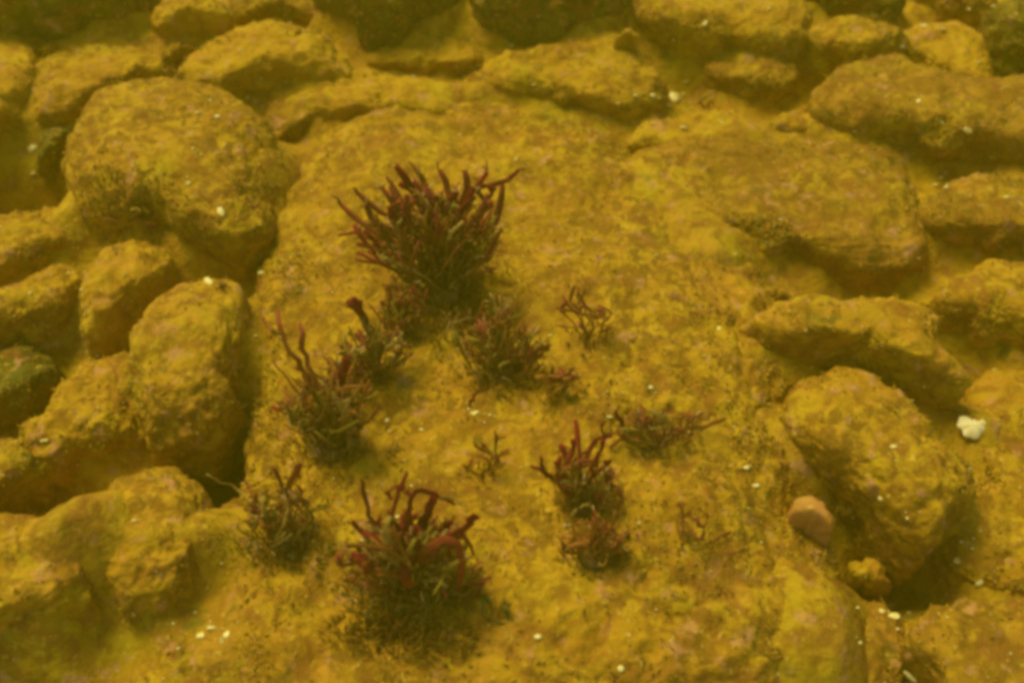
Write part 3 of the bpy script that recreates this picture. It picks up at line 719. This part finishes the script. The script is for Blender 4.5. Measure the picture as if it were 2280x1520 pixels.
# right hand red fronds
t = Tuft('bright red strap-like fronds fanning out on the right half of the big boulder', (1300,1130), seed=9)
t.holdfast(28, 20)
t.traced([(1245,1079),(1223,1060),(1204,1043),(1181,1037)], 8, 13, 6, 'red', sway=.005, forks=1)
t.traced([(1210,1048),(1206,1032),(1205,1014)], 9, 8, 4, 'red', rooted=False, sway=.003)
t.traced([(1250,1068),(1259,1037),(1275,1008),(1284,972)], 8, 15, 9, 'red', sway=.005, forks=2)
t.traced([(1286,1079),(1297,1035),(1311,999),(1335,975),(1344,942)], 8, 13, 8, 'red', sway=.005, forks=2)
t.traced([(1317,1068),(1322,1035),(1339,1004),(1353,966)], 8, 13, 8, 'red', sway=.005, forks=2)
t.traced([(1290,1075),(1282,1050),(1290,1020)], 8, 11, 7, 'red', sway=.005, forks=2)
t.spray(t.fan(18, 85, 10, 110), 7, ('brownf', 'straw', 'purple', 'olive'), 2, .02)
t.branchlets(263, 16, 3.2)
t.fuzz(150, 70, 45, 38, 5, cy=-5)
t.scraps(8, 70, 50, -20)
t.fuzz(150, 170, 110, 16, 4, cols=FRINGE, name='low_fringe')
t = Tuft('low brown clump with a red streak just below the red strap-like fronds', (1325,1240), seed=10)
t.holdfast(34, 18)
t.traced([(1317,1190),(1340,1180),(1366,1176)], 8, 13, 8, 'red')
t.traced([(1335,1195),(1345,1210),(1357,1226)], 6, 9, 6, 'straw', rooted=False)
t.spray(t.fan(18, 90, 5, 85), 7.5, ('brownf', 'purple', 'brownf'), 2, .015)
t.branchlets(243, 16, 3.2)
t.fuzz(160, 80, 45, 36, 5)
t = Tuft('spiky brown tuft right of the red strap-like fronds', (1465,990), seed=11)
t.holdfast(22, 14)
t.traced([(1420,975),(1389,952),(1369,914)], 7, 12, 8, 'purple')
t.traced([(1416,971),(1383,974),(1358,998)], 6, 9, 7, 'purple')
t.traced([(1520,955),(1571,946),(1617,930)], 7, 12, 7, 'brownf')
t.spray(t.fan(22, 110, 5, 105, 10, 170), 6, ('brownf', 'purple', 'straw', 'olive'), 2, .02)
t.branchlets(130, 16, 3.2)
t.fuzz(60, 90, 45, 30, 4, cy=-15)
t = Tuft('tiny sprig in the bare middle of the big boulder, above the red bush', (1085,1060), seed=12)
t.spray([(1062,980),(1115,958),(1098,990),(1075,1000),(1050,1010),(1120,1000)], 5, ('purple', 'brownf', 'olive'), 2, .01)
t.fuzz(25, 40, 30, 34, 4)
t = Tuft('faint reddish sprig low on the right flank of the big boulder', (1545,1215), seed=13)
t.spray([(1525,1108),(1545,1150),(1515,1175),(1570,1180),(1600,1200),(1640,1220)], 5.5, ('purple', 'brownf'), 2, .01)
t.fuzz(25, 50, 30, 30, 4)
t = Tuft('dark green scrap of algae at the right foot of the red bush', (1120,1370), name='green_algae_scrap', seed=14)
t.spray(t.fan(6, 26, 0, 34), 7, ('green', 'olive'), 1, .01)
t = Tuft('brown turf clump mottling the near flank of the large left boulder', (300,470), name='turf_algae_clump', seed=15)
t.fuzz(380, 130, 100, 12, 5, cols=[(.28,.13,.007),(.36,.19,.008),(.24,.10,.006),(.30,.20,.008),(.42,.24,.012)])
t.spray(t.fan(7, 110, -60, 20, 0, 180), 5, ('brownf', 'olive', 'purple'), 2, .01)
t = Tuft('pale branching scrap lodged in the gap behind the saddle stone', (1580,235), name='straw_algae_sprig', seed=17)
t.traced([(1555,228),(1575,215),(1592,202)], 5, 7, 5, 'straw')
t.traced([(1580,222),(1590,235)], 5, 6, 4, 'straw')
t = Tuft('yellowish sprig standing in front of the darkest top-edge block', (1035,170), name='straw_algae_sprig', seed=18)
for q in ([(1025,165),(1015,150)], [(1040,165),(1050,145)], [(1050,160),(1070,148)], [(1030,168),(1022,160)]): t.traced(q, 8, 11, 8, 'straw')
t = Tuft('pale twiggy sprig near the top edge at the upper right', (1960,45), name='straw_algae_sprig', seed=19)
for q in ([(1965,40),(1980,22)], [(1955,40),(1940,30)]): t.traced(q, 6, 8, 6, 'straw')

# ------------------------------------------------------------------ fine turf over all the stones
rng = np.random.RandomState(11)
V, F, CC = [], [], []
IV, IF = icosphere(1)
pal = np.array([(.42, .24, .007), (.34, .18, .006), (.26, .125, .006), (.19, .085, .006), (.20, .15, .006), (.33, .15, .03), (.50, .33, .03)])
for ob, C in FIELD:
    me = ob.data; k = len(me.vertices)
    co = np.empty(k * 3, np.float32); me.vertices.foreach_get('co', co); co = co.reshape(-1, 3) + C
    no = np.empty(k * 3, np.float32); me.vertex_normals.foreach_get('vector', no); no = no.reshape(-1, 3)
    ok = (no[:, 2] > -0.1) & (co[:, 2] > -0.06)
    mask = fbm(co * 14 + 40, 3)
    ok &= mask > rng.uniform(-.25, .55, k)
    idx = np.flatnonzero(ok)
    area = float(np.prod(np.ptp(co[:, :2], axis=0)))
    want = int(min(len(idx), area * 14000))
    idx = rng.choice(idx, want, replace=False)
    for i in idx:
        p, nn = co[i], no[i]
        L = rng.uniform(.002, .006); d = nn * .28 + rng.normal(size=3) * .6; d /= np.linalg.norm(d)
        s1 = np.cross(d, rng.normal(size=3)); s1 /= np.linalg.norm(s1); w = rng.uniform(.0005, .0012)
        s2 = np.cross(d, s1)
        m_ = p + d * L * .6; e_ = p + d * L + rng.normal(size=3) * L * .3
        o = len(V)
        V += [p + s1 * w, p - s1 * w * .5 + s2 * w * .8, p - s1 * w * .5 - s2 * w * .8,
              m_ + s1 * w, m_ - s1 * w * .5 + s2 * w * .8, m_ - s1 * w * .5 - s2 * w * .8, e_]
        F += [[o, o+1, o+4, o+3], [o+1, o+2, o+5, o+4], [o+2, o, o+3, o+5], [o+3, o+4, o+6], [o+4, o+5, o+6], [o+5, o+3, o+6]]
        CC += [pal[rng.choice(7, p=[.48, .34, .06, 0, 0, .02, .10])]] * 7
    # small sprigs of brown turf and soft lumps of floc
    idx = np.flatnonzero((no[:, 2] > 0.05) & (co[:, 2] > -0.05) & (mask > -.1))
    if not len(idx): continue
    for i in rng.choice(idx, int(area * 50)):
        c_ = pal[rng.choice([1, 2, 2])]; t_ = np.linalg.norm(np.cross(no[i], [0, 0, 1])) 
        for _ in range(rng.randint(6, 18)):
            p = co[i] + rng.normal(size=3) * .003; p = p - no[i] * ((p - co[i]) @ no[i])
            L = rng.uniform(.003, .008); d = no[i] * .55 + rng.normal(size=3) * .5; d /= np.linalg.norm(d)
            s1 = np.cross(d, rng.normal(size=3)); s1 /= np.linalg.norm(s1); w = rng.uniform(.0006, .0013); s2 = np.cross(d, s1)
            m_ = p + d * L * .6; e_ = p + d * L + rng.normal(size=3) * L * .3; o = len(V)
            V += [p + s1 * w, p - s1 * w * .5 + s2 * w * .8, p - s1 * w * .5 - s2 * w * .8,
                  m_ + s1 * w, m_ - s1 * w * .5 + s2 * w * .8, m_ - s1 * w * .5 - s2 * w * .8, e_]
            F += [[o, o+1, o+4, o+3], [o+1, o+2, o+5, o+4], [o+2, o, o+3, o+5], [o+3, o+4, o+6], [o+4, o+5, o+6], [o+5, o+3, o+6]]
            CC += [c_ * rng.uniform(.8, 1.25)] * 7
    for i in rng.choice(idx, int(area * 300)):
        r = rng.uniform(.0007, .0019); o = len(V); c_ = pal[rng.choice(7, p=[.46, .34, .06, 0, 0, .04, .10])]
        q = IV * r * np.array([rng.uniform(.8, 1.7), rng.uniform(.8, 1.7), .6]) * rng.uniform(.7, 1.2, (len(IV), 1)) + co[i] + no[i] * r * .2
        V += list(q); F += (IF + o).tolist(); CC += [c_] * len(IV)
turf = mesh_object('algal_turf', np.array(V), F, M['felt'])
at = turf.data.color_attributes.new('tint', 'FLOAT_COLOR', 'POINT')
at.data.foreach_set('color', np.column_stack([np.array(CC), np.ones(len(CC))]).astype(np.float32).ravel())
tag(turf, 'short yellow and brown algal fuzz over the stones', None, None, 'stuff')

# ------------------------------------------------------------------ shell, flakes and grit
def flake(name, label, px, py, rpx, mat='shell', flat=.35, seed=0, cat='shell', group='pale flakes on the stones', long=1.0):
    P, N = surface(px, py); v, f = icosphere(3)
    r = rpx * px_size(P); q = v * (1 + .5 * fbm(v * 1.6 + seed * 7.7, 2))[:, None]
    q = q * np.array([r * long, r, r * flat])
    a = seed * 1.7; q = np.column_stack([q[:, 0] * math.cos(a) - q[:, 1] * math.sin(a), q[:, 0] * math.sin(a) + q[:, 1] * math.cos(a), q[:, 2]])
    o = mesh_object(name, q, f, M[mat], loc=P + N * r * flat * .4)
    o.rotation_mode = 'QUATERNION'; o.rotation_quaternion = Vector(N).to_track_quat('Z', 'Y')
    return tag(o, label, cat, group)
def shell_valve(px, py, rpx, label):
    """an upturned broken shell: a dished, ribbed bowl with a ragged rim"""
    P, N = surface(px, py); r = rpx * px_size(P); nr, na = 9, 40
    V, F = [], []
    for side in (0, 1):
        for i in range(nr):
            for j in range(na):
                a = 2 * math.pi * j / na; k = i / (nr - 1)
                rim = 1 + .12 * math.sin(3 * a + 1) + .08 * math.sin(7 * a) - (.3 if 0.6 < a < 1.5 else 0)
                x = r * k * rim
                V.append((x * math.cos(a) * 1.25, x * math.sin(a), r * (.42 * (1 - k ** 2) + .03 * k * math.cos(14 * a)) - side * r * .07))
    for side in (0, 1):
        o = side * nr * na
        for i in range(nr - 1):
            for j in range(na):
                q = [o + i * na + j, o + i * na + (j + 1) % na, o + (i + 1) * na + (j + 1) % na, o + (i + 1) * na + j]
                F.append(q[::-1] if side else q)
    for j in range(na):
        a = (nr - 1) * na + j; b = (nr - 1) * na + (j + 1) % na
        F.append([a, b, b + nr * na, a + nr * na])
    o = mesh_object('shell', V, F, M['white'], loc=P + np.array([0, 0, r * .25]))
    o.rotation_mode = 'QUATERNION'
    o.rotation_quaternion = Vector((.05, -.25, 1)).to_track_quat('Z', 'Y')
    return tag(o, label, 'shell')
shell_valve(2163, 953, 27, 'whitish broken shell lying on the flat slab at the right edge')
for i, (x, y, r, lab, lg) in enumerate([
    (1500, 218, 17, 'pale shell fragment in front of the sunlit top-edge stone', 1.4),
    (492, 472, 10, 'thin bright flake on the lower rim of the large left boulder', 2.0),
    (1990, 1372, 15, 'pale chip beside the corner stone at the lower right', 1.2),
    (1963, 1360, 8, 'small bright grain touching the pale chip at the lower right', 1.0),
    (70, 332, 10, 'bright sliver beside the dark hollow near the left edge', 1.6),
    (446, 1415, 9, 'white chip above the pale stone at the bottom edge', 1.4),
    (505, 1412, 9, 'cream chip beside the big boulder near the bottom edge', 1.3),
    (1058, 920, 9, 'bright yellow grain in the bare middle of the big boulder', 1.2),
    (862, 936, 7, 'yellow grain right of the left tuft', 1.0),
    (1570, 53, 9, 'round bright grain on the sunlit top-edge stone', 1.0),
    (2045, 226, 6, 'single bright grain high on the mottled brown boulder', 1.0),
    (2155, 291, 8, 'oval bright grain near the right end of the mottled brown boulder', 1.7),
    (1382, 1488, 9, 'bright grain at the bottom edge of the big boulder', 1.0),
    (2028, 1506, 12, 'pale sliver at the bottom edge under the lower right corner stone', 1.9),
    (920, 172, 6, 'bright grain on the pale silted ledge stone', 1.0),
    (1601, 732, 6, 'bright grain left of the arched stone', 1.0),
    (2130, 1248, 8, 'cream grain on the lower half of the flat right-hand slab', 1.1),
    (2180, 1298, 8, 'pale oval grain near the bottom end of the flat right-hand slab', 1.6),
    (465, 627, 10, 'pale sliver on top of the tall two-toned cobble', 2.0),
    (1960, 1110, 7, 'light grain on the near face of the squarish cobble', 1.5),
    (1078, 788, 7, 'pale green chip inside the straggly olive tuft', 1.3)]):
    flake('shell_flake' if r > 8 else 'shell_grain', lab, x, y, r * .8, 'shell' if i != 20 else 'green', .4, i, long=lg)
# finest grit
V, F = [], []
v, f = icosphere(1)
spots = [(2080,80,70),(1300,180,150),(1500,230,60),(1960,1370,50),(420,340,60),(860,940,40),(1060,920,40),(1850,450,200),(2180,1200,80),(90,1010,40),(520,200,60),(450,1380,80),(1500,950,90)]
for k in range(300):
    px, py = rng.uniform(-150, 2430), rng.uniform(-60, 1600)
    if k % 3 == 0:
        c_ = spots[rng.randint(len(spots))]; px, py = c_[0] + rng.normal() * c_[2], c_[1] + rng.normal() * c_[2] * .6
    P, N = surface(px, py)
    if N[2] < .15: continue
    r = (1.6 + min(rng.exponential(1.3), 5)) * px_size(P)
    st_ = np.array([rng.uniform(.7, 2.2), rng.uniform(.6, 1.2), .6])
    o = len(V); V += [tuple(P + N * r * .4 + x * r * st_) for x in v]; F += (f + o).tolist()
grit = mesh_object('grit', V, F, M['shell'])
tag(grit, 'scattered pale grains of shell grit', None, None, 'stuff')
# ------------------------------------------------------------------ the murky water
hz = 3.3
top = EYE[2] + 0.12
hv = [(x, y, z) for z in (-1.1, top) for x, y in ((-hz, -hz), (hz, -hz), (hz, hz), (-hz, hz))]
hf = [[0,3,2,1],[4,5,6,7],[0,1,5,4],[1,2,6,5],[2,3,7,6],[3,0,4,7]]
hm = bpy.data.materials.new('murky_water'); hm.use_nodes = True
hm.node_tree.nodes.remove(hm.node_tree.nodes['Principled BSDF'])
pv = hm.node_tree.nodes.new('ShaderNodeVolumePrincipled')
pv.inputs['Color'].default_value = (0.70, 0.58, 0.008, 1)
pv.inputs['Density'].default_value = 0.08
hm.node_tree.links.new(pv.outputs[0], hm.node_tree.nodes['Material Output'].inputs['Volume'])
haze = mesh_object('haze', hv, hf, hm, smooth=False)
tag(haze, 'murky yellow-green water over the stones', None, None, 'stuff')
